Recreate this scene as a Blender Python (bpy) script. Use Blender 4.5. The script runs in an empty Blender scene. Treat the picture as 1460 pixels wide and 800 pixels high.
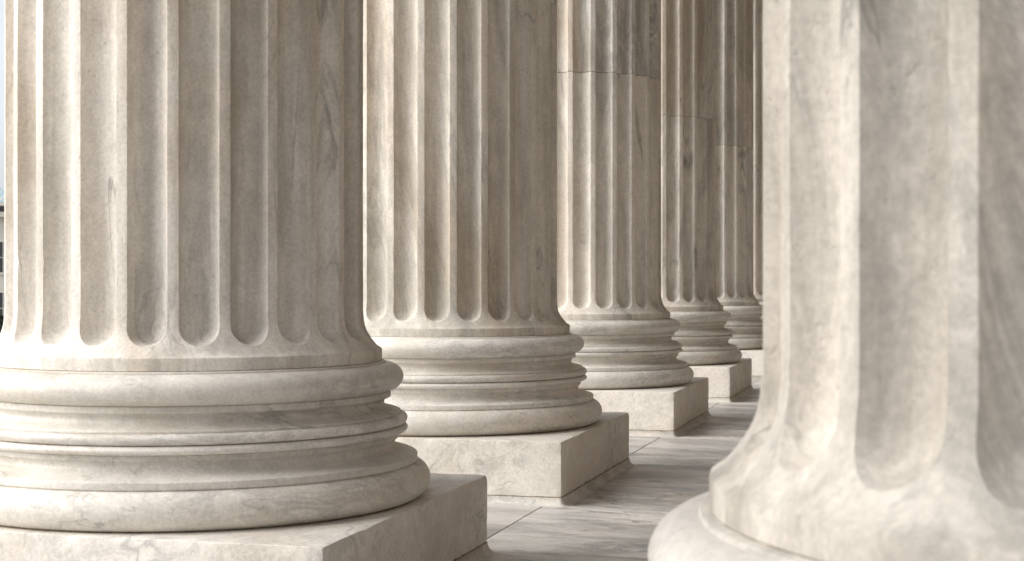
import bpy, math, random
from math import sin, cos, pi, sqrt, radians
from mathutils import noise, Vector, Matrix

random.seed(7)
scene = bpy.context.scene
COL = scene.collection

# ------------------------------------------------------------------ helpers
def tag(o, label=None, cat=None, group=None, kind=None):
    if label: o['label'] = label
    if cat: o['category'] = cat
    if group: o['group'] = group
    if kind: o['kind'] = kind
    return o

def link(name, data, parent=None, loc=(0, 0, 0)):
    o = bpy.data.objects.new(name, data)
    COL.objects.link(o)
    o.location = loc
    if parent: o.parent = parent
    return o

def mesh(name, verts, faces, mat=None, smooth=True, sharp=32):
    me = bpy.data.meshes.new(name)
    me.from_pydata(verts, [], faces)
    if mat: me.materials.append(mat)
    if smooth:
        me.polygons.foreach_set('use_smooth', [True] * len(me.polygons))
        if sharp: me.set_sharp_from_angle(angle=radians(sharp))
    me.validate()
    me.update()
    return me

class MB:
    """collects verts / faces for one mesh"""
    def __init__(s): s.v = []; s.f = []
    def box(s, x0, x1, y0, y1, z0, z1):
        b = len(s.v)
        s.v += [(x0,y0,z0),(x1,y0,z0),(x1,y1,z0),(x0,y1,z0),(x0,y0,z1),(x1,y0,z1),(x1,y1,z1),(x0,y1,z1)]
        s.f += [(b,b+3,b+2,b+1),(b+4,b+5,b+6,b+7),(b,b+1,b+5,b+4),(b+1,b+2,b+6,b+5),(b+2,b+3,b+7,b+6),(b+3,b,b+4,b+7)]
    def cbox(s, x0, x1, y0, y1, z0, z1, c=.006):
        """box whose twelve edges are chamfered"""
        b = len(s.v)
        xs = ((x0, 1), (x1, -1)); ys = ((y0, 1), (y1, -1)); zs = ((z0, 1), (z1, -1))
        idx = {}
        for i, (x, sx) in enumerate(xs):
            for j, (y, sy) in enumerate(ys):
                for k, (z, sz) in enumerate(zs):
                    idx[i,j,k,0] = len(s.v); s.v.append((x, y + sy*c, z + sz*c))
                    idx[i,j,k,1] = len(s.v); s.v.append((x + sx*c, y, z + sz*c))
                    idx[i,j,k,2] = len(s.v); s.v.append((x + sx*c, y + sy*c, z))
        I = idx
        def q(a, b_, c_, d, flip):
            s.f.append((a, b_, c_, d) if not flip else (d, c_, b_, a))
        for i in (0, 1):
            q(I[i,0,0,0], I[i,0,1,0], I[i,1,1,0], I[i,1,0,0], i == 1)
            q(I[0,i,0,1], I[1,i,0,1], I[1,i,1,1], I[0,i,1,1], i == 1)
            q(I[0,0,i,2], I[0,1,i,2], I[1,1,i,2], I[1,0,i,2], i == 1)
        for i in (0, 1):
            for j in (0, 1):
                q(I[i,j,0,0], I[i,j,0,1], I[i,j,1,1], I[i,j,1,0], (i + j) % 2 == 1)
                q(I[i,0,j,0], I[i,1,j,0], I[i,1,j,2], I[i,0,j,2], (i + j) % 2 == 1)
                q(I[0,i,j,1], I[0,i,j,2], I[1,i,j,2], I[1,i,j,1], (i + j) % 2 == 1)
                for k in (0, 1):
                    t = (I[i,j,k,0], I[i,j,k,2], I[i,j,k,1])
                    s.f.append(t if (i + j + k) % 2 == 0 else t[::-1])
    def build(s, name, mat, parent=None, smooth=False, loc=(0,0,0), sharp=32):
        return link(name, mesh(name, s.v, s.f, mat, smooth, sharp), parent, loc)

def lathe(prof, n=192, wob=.0008, seed=0.):
    """prof: list of (r, z) from top to bottom; a slight hand-cut unevenness"""
    v, f = [], []
    for (r, z) in prof:
        for i in range(n):
            a = 2*pi*i/n
            d = wob*noise.noise((cos(a)*3 + seed, sin(a)*3, z*9)) + wob*.6*noise.noise((cos(a)*14, sin(a)*14 + seed, z*25))
            v.append(((r + d)*cos(a), (r + d)*sin(a), z))
    for j in range(len(prof) - 1):
        for i in range(n):
            k = (i + 1) % n
            f.append((j*n + i, (j+1)*n + i, (j+1)*n + k, j*n + k))
    return v, f

def arc(cr, cz, rr, rz, a0, a1, n):
    return [(cr + rr*cos(radians(a0 + (a1 - a0)*t/n)), cz + rz*sin(radians(a0 + (a1 - a0)*t/n))) for t in range(n + 1)]

# ------------------------------------------------------------------ materials
def marble(name, stretch=(1, 1, 1), rot=(0, 0, 0), light=(.62, .585, .53), grey=(.40, .385, .355), vein=(.20, .205, .21),
           vamt=.55, stain=(.42, .34, .25), samt=.35, rough=.5, scale=1., streak=0., bump=.35, tone_attr=False, rvar=.10, mott=(.40, .66), pits=0.):
    m = bpy.data.materials.new(name); m.use_nodes = True
    nt = m.node_tree; N = nt.nodes; L = nt.links
    bs = N['Principled BSDF']; bs.inputs['Roughness'].default_value = rough
    bs.inputs['Specular IOR Level'].default_value = .35
    def nd(t, **k):
        n = N.new(t)
        for a, b in k.items(): setattr(n, a, b)
        return n
    def setin(n, **k):
        for a, b in k.items(): n.inputs[a.replace('_', ' ')].default_value = b
        return n
    tc = nd('ShaderNodeTexCoord')
    oi = nd('ShaderNodeObjectInfo')
    off = nd('ShaderNodeVectorMath', operation='MULTIPLY'); off.inputs[1].default_value = (37., 53., 71.)
    cb = nd('ShaderNodeCombineXYZ')
    for k in range(3): L.new(oi.outputs['Random'], cb.inputs[k])
    L.new(cb.outputs[0], off.inputs[0])
    mp = nd('ShaderNodeMapping'); mp.inputs['Rotation'].default_value = [radians(a) for a in rot]; mp.inputs['Scale'].default_value = [s*scale for s in stretch]
    # tilt first, stretch afterwards
    mr = nd('ShaderNodeMapping'); mr.inputs['Rotation'].default_value = [radians(a) for a in rot]
    mp.inputs['Rotation'].default_value = (0, 0, 0)
    L.new(tc.outputs['Object'], mr.inputs['Vector']); L.new(mr.outputs[0], mp.inputs['Vector'])
    ad = nd('ShaderNodeVectorMath', operation='ADD'); L.new(mp.outputs[0], ad.inputs[0]); L.new(off.outputs[0], ad.inputs[1])
    vec = ad.outputs[0]
    at = None
    if tone_attr:
        at = nd('ShaderNodeAttribute'); at.attribute_name = 'slab'
        sc_ = nd('ShaderNodeVectorMath', operation='MULTIPLY'); sc_.inputs[1].default_value = (41., 17., 29.)
        L.new(at.outputs['Vector'], sc_.inputs[0])
        ad2 = nd('ShaderNodeVectorMath', operation='ADD'); L.new(vec, ad2.inputs[0]); L.new(sc_.outputs[0], ad2.inputs[1]); vec = ad2.outputs[0]
    def nz(v, s, det=4, r=.55, dist=0.):
        n = nd('ShaderNodeTexNoise'); setin(n, Scale=s, Detail=det, Roughness=r, Distortion=dist); L.new(v, n.inputs['Vector']); return n
    def ramp(fac, stops):
        r = nd('ShaderNodeValToRGB'); e = r.color_ramp.elements
        while len(e) < len(stops): e.new(.5)
        for k, (p, c) in enumerate(stops):
            e[k].position = p; e[k].color = (c, c, c, 1) if not hasattr(c, '__len__') else (*c, 1)
        L.new(fac, r.inputs[0]); return r
    def mix(fac, a, b, bt='MIX'):
        x = nd('ShaderNodeMix', data_type='RGBA', blend_type=bt)
        if isinstance(fac, (int, float)): x.inputs[0].default_value = fac
        else: L.new(fac, x.inputs[0])
        for s_, i in ((a, 6), (b, 7)):
            if isinstance(s_, tuple): x.inputs[i].default_value = (*s_, 1)
            else: L.new(s_, x.inputs[i])
        return x.outputs[2]
    def mul(a, b):
        x = nd('ShaderNodeMath', operation='MULTIPLY')
        for k, s_ in enumerate((a, b)):
            if isinstance(s_, (int, float)): x.inputs[k].default_value = s_
            else: L.new(s_, x.inputs[k])
        return x.outputs[0]
    # warp
    w = nz(vec, .9, 3)
    ws = nd('ShaderNodeVectorMath', operation='SUBTRACT'); L.new(w.outputs['Color'], ws.inputs[0]); ws.inputs[1].default_value = (.5, .5, .5)
    wm = nd('ShaderNodeVectorMath', operation='SCALE'); L.new(ws.outputs[0], wm.inputs[0]); wm.inputs['Scale'].default_value = 1.1
    wa = nd('ShaderNodeVectorMath', operation='ADD'); L.new(vec, wa.inputs[0]); L.new(wm.outputs[0], wa.inputs[1])
    wv = wa.outputs[0]
    # clouds of grey
    c1 = nz(wv, 1.6, 6, .62)
    col = mix(ramp(c1.outputs['Fac'], [(mott[0], 0.), (mott[1], 1.)]).outputs[0], light, grey)
    # soft broad wisps
    c2 = nz(wv, 3.4, 8, .68, .6)
    wis = ramp(c2.outputs['Fac'], [(.47, 0.), (.53, .9), (.60, 0.)])
    msk = ramp(nz(vec, .8, 2).outputs['Fac'], [(.42, 0.), (.62, 1.)])
    col = mix(mul(mul(wis.outputs[0], msk.outputs[0]), vamt*.75), col, vein)
    # thin veins
    for (s_, wd, th) in ((1.3, .006, .50), (3.1, .009, .55)):
        c3 = nz(wv, s_, 5, .5, .9)
        v3 = ramp(c3.outputs['Fac'], [(.5 - wd*2.6, 0.), (.5, 1.), (.5 + wd*1.6, 0.)])
        m3 = ramp(nz(vec, s_*.9 + .3, 3).outputs['Fac'], [(th, 0.), (th + .12, 1.)])
        col = mix(mul(mul(v3.outputs[0], m3.outputs[0]), vamt), col, vein)
    if pits:
        # small dark specks and crystalline pale flecks of old marble
        tp = nd('ShaderNodeMapping'); tp.inputs['Scale'].default_value = (1, 1, .6); L.new(tc.outputs['Object'], tp.inputs['Vector'])
        pp_ = ramp(nz(tp.outputs[0], 34, 4, .75).outputs['Fac'], [(.60, 0.), (.70, 1.)])
        col = mix(mul(pp_.outputs[0], pits*.55), col, (.36, .33, .28))
        pq = ramp(nz(tp.outputs[0], 21, 5, .75, .5).outputs['Fac'], [(.30, 1.), (.38, 0.)])
        col = mix(mul(pq.outputs[0], pits*.5), col, (.82, .80, .76))
        # dark spots where a vein comes to the surface
        dk = ramp(nz(vec, 2.3, 3, .5, .4).outputs['Fac'], [(.70, 0.), (.76, 1.)])
        col = mix(mul(dk.outputs[0], pits*1.3), col, (.20, .20, .19))
    # warm stains
    st = ramp(nz(wv, 1.1, 6, .6, .3).outputs['Fac'], [(.50, 0.), (.72, 1.)])
    col = mix(mul(st.outputs[0], samt), col, stain, 'MIX')
    if streak:
        mp2 = nd('ShaderNodeMapping'); mp2.inputs['Scale'].default_value = (1, 1, .07)
        L.new(tc.outputs['Object'], mp2.inputs['Vector'])
        ad3 = nd('ShaderNodeVectorMath', operation='ADD'); L.new(mp2.outputs[0], ad3.inputs[0]); L.new(off.outputs[0], ad3.inputs[1])
        sk = ramp(nz(ad3.outputs[0], 7., 5, .6).outputs['Fac'], [(.46, 0.), (.70, 1.)])
        col = mix(mul(sk.outputs[0], streak), col, (.33, .30, .26))
    # grain
    tg = nd('ShaderNodeVectorMath', operation='ADD'); L.new(tc.outputs['Object'], tg.inputs[0]); L.new(off.outputs[0], tg.inputs[1])
    g = nz(tg.outputs[0], 55, 4, .7)
    gr = ramp(g.outputs['Fac'], [(.28, .84), (.72, 1.13)])
    col = mix(1., col, gr.outputs[0], 'MULTIPLY')
    g2 = nz(tg.outputs[0], 9, 5, .65)
    gr2 = ramp(g2.outputs['Fac'], [(.3, .90), (.7, 1.07)])
    col = mix(1., col, gr2.outputs[0], 'MULTIPLY')
    # whole-stone tone
    rr = ramp(oi.outputs['Random'], [(0., (1. - rvar, 1. - rvar*1.08, 1. - rvar*1.3)), (.5, (1., .985, .96)), (1., (1. + rvar*.3, 1. + rvar*.3, 1. + rvar*.3))])
    col = mix(1., col, rr.outputs[0], 'MULTIPLY')
    if tone_attr:
        sx = nd('ShaderNodeSeparateXYZ'); L.new(at.outputs['Vector'], sx.inputs[0])
        r2 = ramp(sx.outputs[0], [(0., .84), (1., 1.06)])
        col = mix(1., col, r2.outputs[0], 'MULTIPLY')
    L.new(col, bs.inputs['Base Color'])
    # surface relief: tooling, pits
    pit = ramp(nz(tg.outputs[0], 26, 3, .6).outputs['Fac'], [(.28, 0.), (.36, 1.)])
    h = nd('ShaderNodeMath', operation='ADD'); L.new(g.outputs['Fac'], h.inputs[0]); L.new(pit.outputs[0], h.inputs[1])
    h2 = nd('ShaderNodeMath', operation='ADD'); L.new(h.outputs[0], h2.inputs[0]); L.new(mul(g2.outputs['Fac'], 2.2), h2.inputs[1])
    bp = nd('ShaderNodeBump'); bp.inputs['Strength'].default_value = bump; bp.inputs['Distance'].default_value = .004
    L.new(h2.outputs[0], bp.inputs['Height']); L.new(bp.outputs[0], bs.inputs['Normal'])
    return m

def plain(name, col, rough=.8, var=.25, scale=3., metallic=0.):
    m = bpy.data.materials.new(name); m.use_nodes = True
    nt = m.node_tree; N = nt.nodes; L = nt.links; bs = N['Principled BSDF']
    tc = N.new('ShaderNodeTexCoord'); n = N.new('ShaderNodeTexNoise'); n.inputs['Scale'].default_value = scale; n.inputs['Detail'].default_value = 6
    L.new(tc.outputs['Object'], n.inputs['Vector'])
    r = N.new('ShaderNodeValToRGB'); r.color_ramp.elements[0].position = .3; r.color_ramp.elements[1].position = .7
    r.color_ramp.elements[0].color = (*[c*(1 - var) for c in col], 1); r.color_ramp.elements[1].color = (*[min(1, c*(1 + var*.5)) for c in col], 1)
    L.new(n.outputs['Fac'], r.inputs[0]); L.new(r.outputs[0], bs.inputs['Base Color'])
    bs.inputs['Roughness'].default_value = rough; bs.inputs['Metallic'].default_value = metallic
    return m

M_shaft = marble('shaft_marble', (1, 1, .22), (7, 5, 0), light=(.79, .75, .695), grey=(.60, .575, .53), vein=(.28, .275, .26), vamt=.72, samt=.7, stain=(.50, .395, .28), streak=.5, rough=.62, bump=.5, pits=.9, mott=(.46, .62), rvar=.10)
M_base = marble('base_marble', (1, 1, 3.2), (5, -6, 0), light=(.79, .765, .725), grey=(.70, .68, .645), vein=(.33, .325, .31), vamt=.62, samt=.42, stain=(.52, .43, .32), rough=.45, bump=.28, pits=.25)
M_plinth = marble('plinth_marble', (1, 1, 1.5), (0, 25, 10), light=(.80, .765, .72), grey=(.73, .695, .645), vamt=.45, samt=.35, stain=(.58, .49, .39), rough=.55, pits=.5)
M_floor = marble('floor_marble', (.62, 1.55, 1), (0, 0, 6), light=(.74, .72, .695), grey=(.47, .465, .46), vein=(.17, .175, .19), vamt=1., samt=.42, stain=(.44, .38, .31), mott=(.42, .60), pits=.8, rough=.45, tone_attr=True, bump=.2, rvar=0.)
M_cove = marble('cove_marble', (.6, 1.6, 1), (0, 0, 0), light=(.64, .615, .575), grey=(.46, .445, .42), vamt=.8, samt=.3, rough=.5, bump=.25)
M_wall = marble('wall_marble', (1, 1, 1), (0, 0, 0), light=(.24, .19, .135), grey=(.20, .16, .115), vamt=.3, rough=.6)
M_mortar = plain('mortar', (.36, .30, .22), .95, .5, 40)
M_lime = plain('lime_mortar', (.62, .57, .48), .95, .5, 25)
M_joint = plain('joint_dirt', (.10, .08, .06), .95, .6, 30)

# ------------------------------------------------------------------ the column
R = .965           # shaft radius
HP = .413          # plinth block height
CV = .059          # cove height
ZT = HP + CV       # top of plinth above the floor
W2 = 2.681/2       # half width of plinth
ZJ = 3.492         # first drum joint above plinth top
DH = 3.9           # height of the other drums
NF = 24
FH = radians(5.72) # half angle of a flute
RF = R*FH          # its half width as an arc length
DEP = .088         # its depth
ZC = .967          # centre of the round flute ends
LIP = .007

def r_base(z):
    """outer surface of the shaft foot (apophyge) above the ring"""
    if z >= 1.05: return R
    pts = [(.822, 1.062), (.832, 1.043), (.859, 1.0205), (.88, 1.004), (.902, .991), (.93, .979), (.955, .9725), (1.0, .967), (1.05, R)]
    if z <= pts[0][0]: return pts[0][1]
    for (a, ra), (b, rb) in zip(pts, pts[1:]):
        if z <= b:
            t = (z - a)/(b - a); return ra + (rb - ra)*t
def r_smooth(z):
    return (r_base(z - .012) + 2*r_base(z) + r_base(z + .012))/4 if .835 < z < 1.1 else r_base(z)

def cut(rho, z):
    """depth of the flute below the outer surface, rho = distance from its axis"""
    x = rho/RF
    if x >= 1 + LIP/RF: return 0.
    xi = min(1., x/(1 + .2*LIP/RF))
    d = DEP*max(0., 1 - xi**2.25)**.5
    d += .55*max(0., r_smooth(z) - R)*max(0., 1 - x**6)
    # worn arris
    if x > .93:
        t = (x - .93)/(1 + LIP/RF - .93)
        d = max(d*(1 - t*.55), .0045*(1 - t)**2)
    return d

def nick(a, z, rho):
    x = rho/RF
    if x < .93 or x > 1.35: return 0.
    n = noise.noise((cos(a)*31, sin(a)*31 + 7, z*9)) + .5*noise.noise((cos(a)*60, sin(a)*60, z*24))
    return .010*max(0., n - .40)

def wobble(a, z):
    c, s = cos(a), sin(a)
    return .0013*noise.noise((c*5, s*5, z*1.7)) + .0011*noise.noise((c*22, s*22, z*6))

def pos(a, z, rho):
    # the arris line wanders a little, as hand-finished stone does
    aa = a + .0016*noise.noise((cos(a)*9, sin(a)*9 + 4, z*3.1))
    r = r_smooth(z) - cut(rho, z) + wobble(a, z) - nick(a, z, rho)
    return (r*cos(aa), r*sin(aa), z)

LV = [0, .16, .32, .48, .62, .74, .83, .90, .945, .975, .993, 1.0, 1 + .35*LIP/RF, 1 + LIP/RF]
def fluted_rows(zs):
    """straight fluted part; returns verts per row plus the angles used"""
    us = [-RF*x for x in LV[::-1]] + [RF*x for x in LV[1:]]
    pitch = 2*pi/NF
    cols = []
    for k in range(NF):
        a0 = -pi/2 + k*pitch
        for u in us: cols.append((a0 + u/R, abs(u)))
        cols.append((a0 + pitch/2, RF*2))
    return cols, [[pos(a, z, rho) for (a, rho) in cols] for z in zs]

def drum_lower():
    zs = []
    z = ZC
    while z < ZJ - .03: zs.append(z); z += .045
    zs += [ZJ - .014, ZJ - .008]
    cols, rows = fluted_rows(zs)
    n = len(cols)
    v = [p for r in rows for p in r]
    # small inward chamfer at the joint
    top = len(v)
    v += [(x*.994, y*.994, ZJ - .0022) for (x, y, z) in rows[-1]]
    v += [(x*.96, y*.96, ZJ - .003) for (x, y, z) in rows[-1]]
    f = []
    for j in range(len(zs) + 1):
        for i in range(n):
            k = (i + 1) % n
            f.append((j*n + i, j*n + k, (j+1)*n + k, (j+1)*n + i))
    # round ends of the flutes, and the plain surface between them and the ring
    nl = len(LV)
    NP = 14                      # quarter steps * 2
    pitch = 2*pi/NF; hw = R*pitch/2
    ZB = .832
    per = 2*nl - 1 + 1           # columns per flute incl. ridge centre
    rimrow = {}
    for k in range(NF):
        a0 = -pi/2 + k*pitch
        b0 = k*per
        centre = b0 + nl - 1
        grid = []                # grid[level][step]
        for li in range(1, nl):
            row = []
            for s in range(NP + 1):
                ph = pi*s/NP     # 0: right side (+u), pi: left side
                if s == 0: row.append(b0 + nl - 1 + li); continue
                if s == NP: row.append(b0 + nl - 1 - li); continue
                rho = RF*LV[li]; u = rho*cos(ph); z = ZC - rho*sin(ph)
                row.append(len(v)); v.append(pos(a0 + u/R, z, rho))
            grid.append(row)
        # outer frame: right ridge centre line, bottom, left ridge centre line
        right = b0 + per - 1
        left = (b0 - 1) % (NF*per)
        frame = []
        for s in range(NP + 1):
            ph = pi*s/NP
            cx, cz = cos(ph), sin(ph)
            hz = ZC - ZB
            sc = min(hw/abs(cx) if abs(cx) > 1e-6 else 1e9, hz/abs(cz) if abs(cz) > 1e-6 else 1e9)
            frame.append((cx*sc, ZC - cz*sc))
        # snap the steps nearest the corners on to the corners
        ac = math.atan2(ZC - ZB, hw)
        s1 = round(ac/pi*NP); s2 = NP - s1
        frame[s1] = (hw, ZB); frame[s2] = (-hw, ZB)
        outer = grid[-1]
        inner = [(RF*LV[-1]*cos(pi*s/NP), ZC - RF*LV[-1]*sin(pi*s/NP)) for s in range(NP + 1)]
        for t in (.3, .62, 1.):
            row = []
            for s in range(NP + 1):
                u = inner[s][0] + (frame[s][0] - inner[s][0])*t
                z = inner[s][1] + (frame[s][1] - inner[s][1])*t
                if t == 1. and s == 0: row.append(right); continue
                if t == 1. and s == NP: row.append(left); continue
                row.append(len(v)); v.append(pos(a0 + u/R, z, RF*3))
            if t == 1.: rimrow[k] = row[s1:s2+1]
            grid.append(row)
        for s in range(NP):
            f.append((centre, grid[0][s+1], grid[0][s]))
        for li in range(len(grid) - 1):
            for s in range(NP):
                f.append((grid[li][s], grid[li][s+1], grid[li+1][s+1], grid[li+1][s]))
    # foot ring
    fr = [(1.0695, .815), (1.0705, .811), (1.0705, .78), (1.0695, .754), (1.066, .7515), (1.03, .7505)]
    rim = []
    for k in range(NF):
        r_ = rimrow[k][::-1]     # left to right
        rim += r_[:-1]
    prev = rim
    angs = [math.atan2(v[i][1], v[i][0]) for i in rim]
    n2 = len(rim)
    prof2 = [(1.056, .8245), (1.064, .8185)] + fr
    for (r, z) in prof2:
        cur = []
        for a in angs:
            cur.append(len(v)); rr = r + .6*wobble(a, z); v.append((rr*cos(a), rr*sin(a), z))
        for i in range(n2):
            k = (i + 1) % n2
            f.append((prev[i], cur[i], cur[k], prev[k]))
        prev = cur
    return v, f

import bmesh
def weld(v, f, name, mat, sharp=35):
    me = bpy.data.meshes.new(name)
    me.from_pydata(v, [], f); me.materials.append(mat)
    bm = bmesh.new(); bm.from_mesh(me)
    bmesh.ops.remove_doubles(bm, verts=bm.verts, dist=.0002)
    bmesh.ops.recalc_face_normals(bm, faces=bm.faces)
    bm.to_mesh(me); bm.free()
    me.polygons.foreach_set('use_smooth', [True]*len(me.polygons))
    me.set_sharp_from_angle(angle=radians(sharp))
    return me

def drum_upper():
    zs = [0, .005, .012] + [.06 + .09*i for i in range(41)] + [DH - .012, DH - .005, DH]
    cols, _ = fluted_rows([2.])
    n = len(cols); v = []
    for z in zs:
        e = .993 if z in (0, DH) else 1.
        for (a, rho) in cols:
            x, y, _z = pos(a, z + 40, rho); v.append((x*e, y*e, z))
    f = []
    for j in range(len(zs) - 1):
        for i in range(n):
            k = (i + 1) % n
            f.append((j*n + i, j*n + k, (j+1)*n + k, (j+1)*n + i))
    b = len(v)
    for (rr, z, j) in ((.96, 0, 0), (.96, DH, len(zs) - 1)):
        o = len(v)
        v += [(v[j*n + i][0]*rr, v[j*n + i][1]*rr, z) for i in range(n)]
        for i in range(n):
            k = (i + 1) % n
            f.append((j*n + i, j*n + k, o + k, o + i))
    return v, f

# base profile (radius, height above the plinth top), read from the photograph
P_core = ([(1.02, .752), (1.075, .7495), (1.088, .747), (1.0905, .7435)]                     # joint and thin step under the ring
          + [(1.09, .73), (1.09, .60)]                                                        # hidden behind the upper torus
          + [(1.118, .583), (1.1195, .580), (1.1195, .553), (1.117, .5505)]                   # fillet
          + arc(1.122, .519, .040, .031, 100, 262, 12)                                        # upper scotia, its lip runs out below
          + [(1.135, .482), (1.155, .477), (1.174, .473)] + [(1.1765, .470), (1.1765, .462)]
          + [(1.17, .455), (1.17, .358)]                                                      # behind the two astragals
          + [(1.160, .354), (1.1620, .351), (1.1620, .329), (1.160, .3275)]                   # fillet
          + arc(1.176, .298, .034, .030, 115, 240, 10)                                        # lower scotia
          + [(1.176, .264), (1.198, .2565), (1.222, .250), (1.245, .244), (1.262, .2395)] + [(1.2665, .236), (1.268, .232), (1.268, .204), (1.265, .201)]
          + [(1.25, .19), (1.22, .02), (1.15, .0)])
P_torus_up = [(1.08, .7385)] + arc(1.095, .661, .0955, .0765, 88, -88, 26) + [(1.08, .5855)]
P_torus_low = [(1.22, .198)] + arc(1.232, .1015, .1075, .0985, 88, -86, 30) + [(1.22, .0045)]
P_ast_up = [(1.16, .459)] + arc(1.184, .4315, .0285, .0275, 86, -86, 14) + [(1.16, .4045)]
P_ast_low = [(1.16, .4025)] + arc(1.180, .3795, .0335, .0225, 86, -86, 14) + [(1.16, .3575)]

me_core = mesh('base', *lathe(P_core, 224), M_base, sharp=28)
me_tu = mesh('torus', *lathe(P_torus_up, 224, seed=3), M_base, sharp=60)
me_tl = mesh('torus', *lathe(P_torus_low, 224, seed=5), M_base, sharp=60)
me_au = mesh('astragal', *lathe(P_ast_up, 224, seed=7), M_base, sharp=60)
me_al = mesh('astragal', *lathe(P_ast_low, 224, seed=9), M_base, sharp=60)
me_shaft = weld(*drum_lower(), 'shaft', M_shaft)
me_drum = weld(*drum_upper(), 'drum', M_shaft)
me_lime = mesh('mortar_line', *lathe([(1.04, .7512), (1.0655, .7508), (1.067, .748), (1.0665, .7448), (1.05, .7436)], 300, wob=.005), M_lime)
me_bed = mesh('mortar_bed', *lathe([(1.20, .012), (1.243, .011), (1.250, .008), (1.252, .001), (1.262, .0005)], 300, wob=.006), M_mortar)

def rough_block(x, y, z0, z1, name, mat, seg=36, c=.0042, amp=.0026):
    """plinth block: gridded, softly chamfered, with slightly worn and chipped edges"""
    bm = bmesh.new()
    bmesh.ops.create_cube(bm, size=1.)
    bmesh.ops.scale(bm, vec=(2*x, 2*y, z1 - z0), verts=bm.verts)
    bmesh.ops.translate(bm, vec=(0, 0, (z0 + z1)/2), verts=bm.verts)
    def split_edges(test, cuts):
        es = [e for e in bm.edges if test(e)]
        bmesh.ops.subdivide_edges(bm, edges=es, cuts=cuts, use_grid_fill=True)
    bmesh.ops.bevel(bm, geom=list(bm.edges), offset=c, segments=2, profile=.5, affect='EDGES')
    bmesh.ops.subdivide_edges(bm, edges=[e for e in bm.edges if e.calc_length() > 1.], cuts=seg*2, use_grid_fill=True)
    bmesh.ops.subdivide_edges(bm, edges=[e for e in bm.edges if e.calc_length() > .2], cuts=10, use_grid_fill=True)
    for v in bm.verts:
        p = v.co
        near = sum([abs(abs(p.x) - x) < c*1.3, abs(abs(p.y) - y) < c*1.3, abs(p.z - z0) < c*1.3 or abs(p.z - z1) < c*1.3])
        if near >= 2:
            n1 = noise.noise(p*11); n2 = noise.noise(p*31 + Vector((5, 2, 1)))
            d = amp*max(0, n1 + .1)*1.5 + amp*abs(n2)*.7
            if n1 > .40: d += .008*(n1 - .40)/.3
            if near == 3: d += .003 + .008*abs(n1)
            v.co -= Vector((math.copysign(d, p.x) if abs(abs(p.x) - x) < c*1.3 else 0,
                            math.copysign(d, p.y) if abs(abs(p.y) - y) < c*1.3 else 0,
                            (d if abs(p.z - z1) < c*1.3 else -d) if (abs(p.z - z0) < c*1.3 or abs(p.z - z1) < c*1.3) else 0))
    me = bpy.data.meshes.new(name); bm.to_mesh(me); bm.free(); me.materials.append(mat)
    me.polygons.foreach_set('use_smooth', [True]*len(me.polygons))
    me.set_sharp_from_angle(angle=radians(18))
    return me
me_plinth = rough_block(W2, W2, 0, HP - .004, 'plinth', M_plinth)

def cove():
    """the slab swelling up to meet the plinth: quarter hollow on all four sides with round corners"""
    v, f = [], []
    prof = [(.004, CV)] + [(.004 + (CV - .004)*(1 - cos(radians(t))), CV*(1 - sin(radians(t)))) for t in range(0, 91, 10)]
    prof = [(-.06, CV - .002), (0.0, CV - .002)] + prof[0:] + [(.075, .0008)]
    path = []
    rc = .012
    for (sx, sy, a0) in ((1, 1, 0), (-1, 1, 90), (-1, -1, 180), (1, -1, 270)):
        for t in range(0, 91, 15):
            a = radians(a0 + t); path.append((sx*(W2 - rc), sy*(W2 - rc), cos(a), sin(a)))
    n = len(path)
    for (o, z) in prof:
        for (x, y, cx, cy) in path: v.append((x + (rc + o)*cx, y + (rc + o)*cy, z))
    for j in range(len(prof) - 1):
        for i in range(n):
            k = (i + 1) % n
            f.append((j*n + i, (j+1)*n + i, (j+1)*n + k, j*n + k))
    return mesh('cove_moulding', v, f, M_cove, sharp=50)
me_cove = cove()
mb = MB(); mb.box(-W2 + .002, W2 - .002, -W2 + .002, W2 - .002, CV - .003, CV + .0045)
me_bed2 = mesh('mortar_joint', mb.v, mb.f, M_mortar, smooth=False)

P_cap = [(R, 0), (1.02, .03), (1.03, .08), (1.0, .11), (.97, .14), (.98, .6), (1.05, 1.2), (1.22, 1.7), (1.42, 1.95), (1.46, 2.0), (1.46, 2.02)]
me_cap = mesh('capital', *lathe(P_cap[::-1], 64), M_base)
mb = MB(); mb.cbox(-1.5, 1.5, -1.5, 1.5, 2.021, 2.35, .04)
me_aba = mesh('abacus', mb.v, mb.f, M_base, smooth=False)
ZCAP = ZT + ZJ + 3*DH

def make_column(x, y, rz, label, tall=True):
    t = link('marble_column', None, None, (x, y, 0))
    t.rotation_euler.z = 0
    tag(t, label, 'column', 'fluted marble columns of the portico', 'thing')
    pl = link('plinth', me_plinth, t, (0, 0, CV + .004))
    link('mortar_joint', me_bed2, pl, (0, 0, -CV - .004))
    link('cove_moulding', me_cove, t)
    b = link('base', me_core, t, (0, 0, ZT)); b.rotation_euler.z = rz
    link('mortar_bed', me_bed, b)
    link('mortar_line', me_lime, b)
    for nm, me in (('torus', me_tu), ('astragal', me_au), ('astragal', me_al), ('torus', me_tl)):
        link(nm, me, b)
    s = link('shaft', me_shaft, t, (0, 0, ZT)); s.rotation_euler.z = rz
    for k in range(3):
        link('drum', me_drum, s, (0, 0, ZJ + k*DH + .0015*(k == 0)))
    c = link('capital', me_cap, t, (0, 0, ZCAP + .002))
    link('abacus', me_aba, c)
    return t

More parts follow.
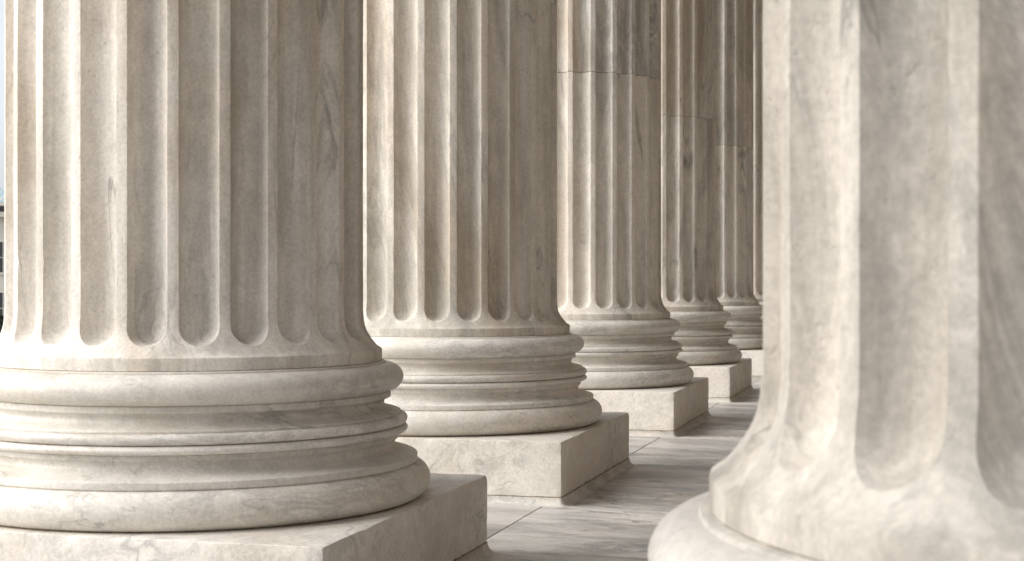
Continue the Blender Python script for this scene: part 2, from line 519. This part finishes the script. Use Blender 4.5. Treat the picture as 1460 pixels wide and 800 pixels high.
QROW = -3.9661
cols = [
    (QROW, 7.8687, 0, 'Nearest column of the left row, widest base in view, sky at its left edge'),
    (QROW, 12.5323, 5, 'Second column of the receding row, plinth corner standing out in mid picture'),
    (QROW, 17.7508, 9, 'Third column of the receding row, clear drum joint high on its shaft'),
    (QROW, 22.5233, 14, 'Fourth column of the receding row, narrow shaft between third and fifth'),
    (QROW, 27.4383, 3, 'Fifth column of the receding row, base partly hidden by the blurred right column'),
    (QROW, 32.3, 19, 'Farthest column, only a thin sliver of fluting seen beside the blurred foreground column'),
    (QROW, 3.1448, 2, 'Column just outside the left edge of the photo, before the nearest one'),
    (.6386, 3.2205, 6.98, 'Blurred foreground marble column filling the right side, brightest and closest to the viewer'),
]
for (x, y, k, lab) in cols:
    make_column(x, y, k*2*pi/NF, lab)

# ------------------------------------------------------------------ portico floor: slabs with open joints
S = [c[1] for c in cols[:6]]
ylines = [-8., -5.4, -2.9, -.6]
ylines += [3.1448 - W2 - CV, 3.1448 + W2 + CV]
for s in S: ylines += [s - W2 - CV + .0, s + W2 + CV - .02]
ylines += [36.4, 39.]
xlines = [QROW - W2 - .75, QROW - W2 + .135, QROW + W2 - .135, -.72, .645 + W2 - .1, 4.2, 6.5]
v, f, att = [], [], []
def add_slab(x0, x1, y0, y1, g=.003, c=.004):
    b = MB(); b.cbox(x0 + g, x1 - g, y0 + g, y1 - g, -.08, 0, c)
    o = len(v); v.extend(b.v); f.extend([tuple(i + o for i in q) for q in b.f])
    t = (random.random(), random.random(), random.random())
    att.extend([t]*len(b.v))
for i in range(len(xlines) - 1):
    for j in range(len(ylines) - 1):
        y0, y1 = ylines[j], ylines[j+1]
        if y1 - y0 > 3.2:
            add_slab(xlines[i], xlines[i+1], y0, (y0+y1)/2); add_slab(xlines[i], xlines[i+1], (y0+y1)/2, y1)
        else: add_slab(xlines[i], xlines[i+1], y0, y1)
me = mesh('portico_floor', v, f, M_floor, smooth=False)
a = me.attributes.new('slab', 'FLOAT_VECTOR', 'POINT')
for k, t in enumerate(att): a.data[k].vector = t
tag(link('portico_floor', me), kind='structure')
mb = MB(); mb.box(xlines[0], xlines[-1], ylines[0], ylines[-1], -.5, -.004)
tag(mb.build('floor_bed', M_joint), kind='structure')

# steps down to the plaza on the left
mb = MB()
for k in range(30):
    mb.cbox(xlines[0] - .42*(k + 1), xlines[0] - .42*k - .001, ylines[0], ylines[-1], -8.3, -.16*(k + 1) - .001*k, .008)
tag(mb.build('steps', M_plinth), kind='structure')

# roof of the portico and the rear wall of the hall
ZR = ZCAP + 2.36
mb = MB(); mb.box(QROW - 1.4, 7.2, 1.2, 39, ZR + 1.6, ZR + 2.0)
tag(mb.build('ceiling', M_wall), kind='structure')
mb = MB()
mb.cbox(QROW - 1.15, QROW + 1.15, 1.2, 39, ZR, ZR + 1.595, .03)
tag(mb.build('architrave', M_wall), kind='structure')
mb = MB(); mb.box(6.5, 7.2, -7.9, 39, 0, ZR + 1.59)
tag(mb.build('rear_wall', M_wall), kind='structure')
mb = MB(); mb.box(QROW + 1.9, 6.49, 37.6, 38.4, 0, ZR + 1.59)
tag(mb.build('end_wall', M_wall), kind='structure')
mb = MB(); mb.cbox(QROW - 1.15, QROW + 1.15, -3.2, -.9, 0, ZR - .01, .02)  # added block out of view, keeps sun off the near right column
tag(mb.build('added_sun_blocker', M_plinth), kind='structure')

# ------------------------------------------------------------------ ground, far building, tree
GZ = -6.6
M_ground = plain('plaza_paving', (.36, .34, .31), .9, .25, .15)
mb = MB(); v_ = 3000
me = mesh('ground', [(-v_, -v_, GZ), (v_, -v_, GZ), (v_, v_, GZ), (-v_, v_, GZ)], [(0, 1, 2, 3)], M_ground, smooth=False)
tag(link('ground', me), kind='structure')

TH = radians(15.0133)
def cam2world(xc, zc): return (xc*cos(TH) - zc*sin(TH), xc*sin(TH) + zc*cos(TH))
M_bw = plain('pale_stone', (.55, .52, .47), .85, .15, .5)
M_bd = plain('dark_window', (.035, .037, .04), .3, .3, 1)
M_roof = plain('green_copper', (.30, .42, .46), .6, .3, 1)
bx, by = cam2world(-74, 215)
bt = link('stone_building', None, None, (bx, by, GZ)); bt.rotation_euler.z = TH
tag(bt, 'Distant pale stone building with blue green roof, sliver at the left edge of the photo', 'building')
HB = 16.8
mb = MB(); mb.box(-30, 30, 0, 22, 0, HB); mb.build('wall', M_bw, bt)
mb = MB()
mb.box(-31, 31, -1.2, 23, HB + .01, HB + .7); mb.box(-30.4, 30.4, -.6, 22.5, HB + .71, HB + 1.5); mb.box(-31.4, 31.4, -1.7, 23.4, HB + 1.51, HB + 2.0)
co = mb.build('cornice', M_bw, bt)
mb = MB(); mb.box(-30.9, 30.9, -1.12, -.61, HB + .75, HB + 1.3); mb.build('frieze', M_bd, co)
mb = MB(); o = 0
mb.v += [(-31.4, -1.7, HB + 2.01), (31.4, -1.7, HB + 2.01), (31.4, 23.4, HB + 2.01), (-31.4, 23.4, HB + 2.01), (-22, 9, HB + 4.6), (22, 9, HB + 4.6)]
mb.f += [(0, 1, 5, 4), (1, 2, 5), (2, 3, 4, 5), (3, 0, 4)]
rf = mb.build('roof', M_roof, bt)
mb = MB()
for k in range(44):
    x = -21.5 + k
    mb.v += [(x*1.42, -1.66, HB + 2.03), (x*1.42 + .3, -1.66, HB + 2.03), (x + .2, 9, HB + 4.65), (x, 9, HB + 4.65)]; q = len(mb.v) - 4; mb.f.append((q, q+1, q+2, q+3))
mb.build('roof_seams', M_bw, rf)
mw = MB(); mw.box(-1.3, 1.3, -.06, .0, 0, 4.2)
me_w = mesh('window', mw.v, mw.f, M_bd, smooth=False)
mw = MB()
for (x0, x1, z0, z1) in ((-1.6, -1.3, -.3, 4.5), (1.3, 1.6, -.3, 4.5), (-1.3, 1.3, 4.2, 4.5), (-1.3, 1.3, -.3, 0), (-.07, .07, 0, 4.2), (-1.3, -.07, 2, 2.1), (.07, 1.3, 2, 2.1)):
    mw.box(x0, x1, -.22, -.061, z0, z1)
me_wf = mesh('frame', mw.v, mw.f, M_bw, smooth=False)
for zz in (2.2, 9.2):
    for k in range(15):
        w = link('window', me_w, bt, (-28 + 4*k, 0, zz)); link('frame', me_wf, w)

def tree(x, y, h, wdt, seed, label):
    rnd = random.Random(seed)
    t = link('tree', None, None, (x, y, GZ)); tag(t, label, 'tree')
    cv, cf = [], []
    for k in range(3800):
        a = rnd.uniform(0, 2*pi); zz = rnd.random()**.8
        rr = wdt*(1 - (2*zz - .85)**2*.75)*(rnd.random()**.4)*(1 + .3*noise.noise((cos(a)*2 + seed, sin(a)*2, zz*4)))
        p = Vector((rr*cos(a), rr*sin(a), h*(.22 + .78*zz)))
        s = rnd.uniform(.10, .24); n = Vector((rnd.uniform(-1, 1), rnd.uniform(-1, 1), rnd.uniform(-1, 1))).normalized()
        u = n.orthogonal().normalized()*s; w = n.cross(u).normalized()*s*.6
        b = len(cv); cv += [p - u, p + w, p + u, p - w]; cf.append((b, b+1, b+2, b+3))
    link('crown', mesh('crown', [tuple(q) for q in cv], cf, M_leaf, smooth=False), t)
    pr = [(.10, h*.8), (.16, h*.4), (.22, h*.15), (.34, 0)]
    link('trunk', mesh('trunk', *lathe(pr, 12, wob=.03), M_bark), t)
M_leaf = plain('leaves', (.045, .050, .030), .7, .5, 2)
M_bark = plain('bark', (.10, .075, .055), .9, .4, 4)
for k, (xc, zc, h, wdt) in enumerate(((-44.5, 135, 5.2, 2.6), (-51.5, 150, 6.0, 3.0))):
    x, y = cam2world(xc, zc)
    tree(x, y, h, wdt, k + 3, ('Dark low tree at the left photo edge in front of the distant building',
                               'Dark taller tree behind the nearest column, beside the distant building')[k])

# ------------------------------------------------------------------ light
SUN_EL, SUN_AZ = radians(33), radians(-117)       # azimuth clockwise from +Y
w = bpy.data.worlds.new('World'); scene.world = w; w.use_nodes = True
nt = w.node_tree
sky = nt.nodes.new('ShaderNodeTexSky'); sky.sky_type = 'NISHITA'; sky.sun_disc = False
sky.sun_elevation = SUN_EL; sky.sun_rotation = SUN_AZ
sky.air_density = 1.; sky.dust_density = 4.; sky.ozone_density = 1.
bg = nt.nodes['Background']
# thin bright cloud over the blue
wtc = nt.nodes.new('ShaderNodeTexCoord'); wmp = nt.nodes.new('ShaderNodeMapping'); wmp.inputs['Scale'].default_value = (1, 1, 2.5)
wn = nt.nodes.new('ShaderNodeTexNoise'); wn.inputs['Scale'].default_value = 1.6; wn.inputs['Detail'].default_value = 7
wr = nt.nodes.new('ShaderNodeValToRGB'); wr.color_ramp.elements[0].position = .25; wr.color_ramp.elements[1].position = .60
wr.color_ramp.elements[0].color = (.35, .35, .35, 1)
wx = nt.nodes.new('ShaderNodeMix'); wx.data_type = 'RGBA'
nt.links.new(wtc.outputs['Generated'], wmp.inputs[0]); nt.links.new(wmp.outputs[0], wn.inputs['Vector']); nt.links.new(wn.outputs['Fac'], wr.inputs[0])
nt.links.new(wr.outputs[0], wx.inputs[0]); nt.links.new(sky.outputs[0], wx.inputs[6]); wx.inputs[7].default_value = (5.2, 5.45, 5.8, 1)
nt.links.new(wx.outputs[2], bg.inputs[0]); bg.inputs[1].default_value = .052
sd = bpy.data.lights.new('sun', 'SUN'); sd.energy = 1.36; sd.angle = radians(58); sd.color = (1, .972, .935)
so = link('sun', sd)
dirv = Vector((sin(SUN_AZ)*cos(SUN_EL), cos(SUN_AZ)*cos(SUN_EL), sin(SUN_EL)))
so.rotation_euler = dirv.to_track_quat('Z', 'Y').to_euler()

# ------------------------------------------------------------------ camera
cd = bpy.data.cameras.new('camera'); cam = link('camera', cd, None, (0, 0, ZT + 1.2))
cam.rotation_euler = (radians(90), 0, TH)
cd.sensor_width = 36; cd.lens = 36*2225.28/1460
cd.shift_y = -1.98/1460
cd.clip_start = .05; cd.clip_end = 8000
cd.dof.use_dof = True; cd.dof.focus_distance = 11.; cd.dof.aperture_fstop = 55/1000/.0095; cd.dof.aperture_blades = 0
scene.camera = cam

vs = scene.view_settings
vs.view_transform = 'Standard'; vs.look = 'None'; vs.gamma = 1; vs.use_curve_mapping = False; vs.exposure = 1.74
scene.render.engine = 'CYCLES'
scene.cycles.use_denoising = True
scene.cycles.max_bounces = 8; scene.cycles.diffuse_bounces = 6
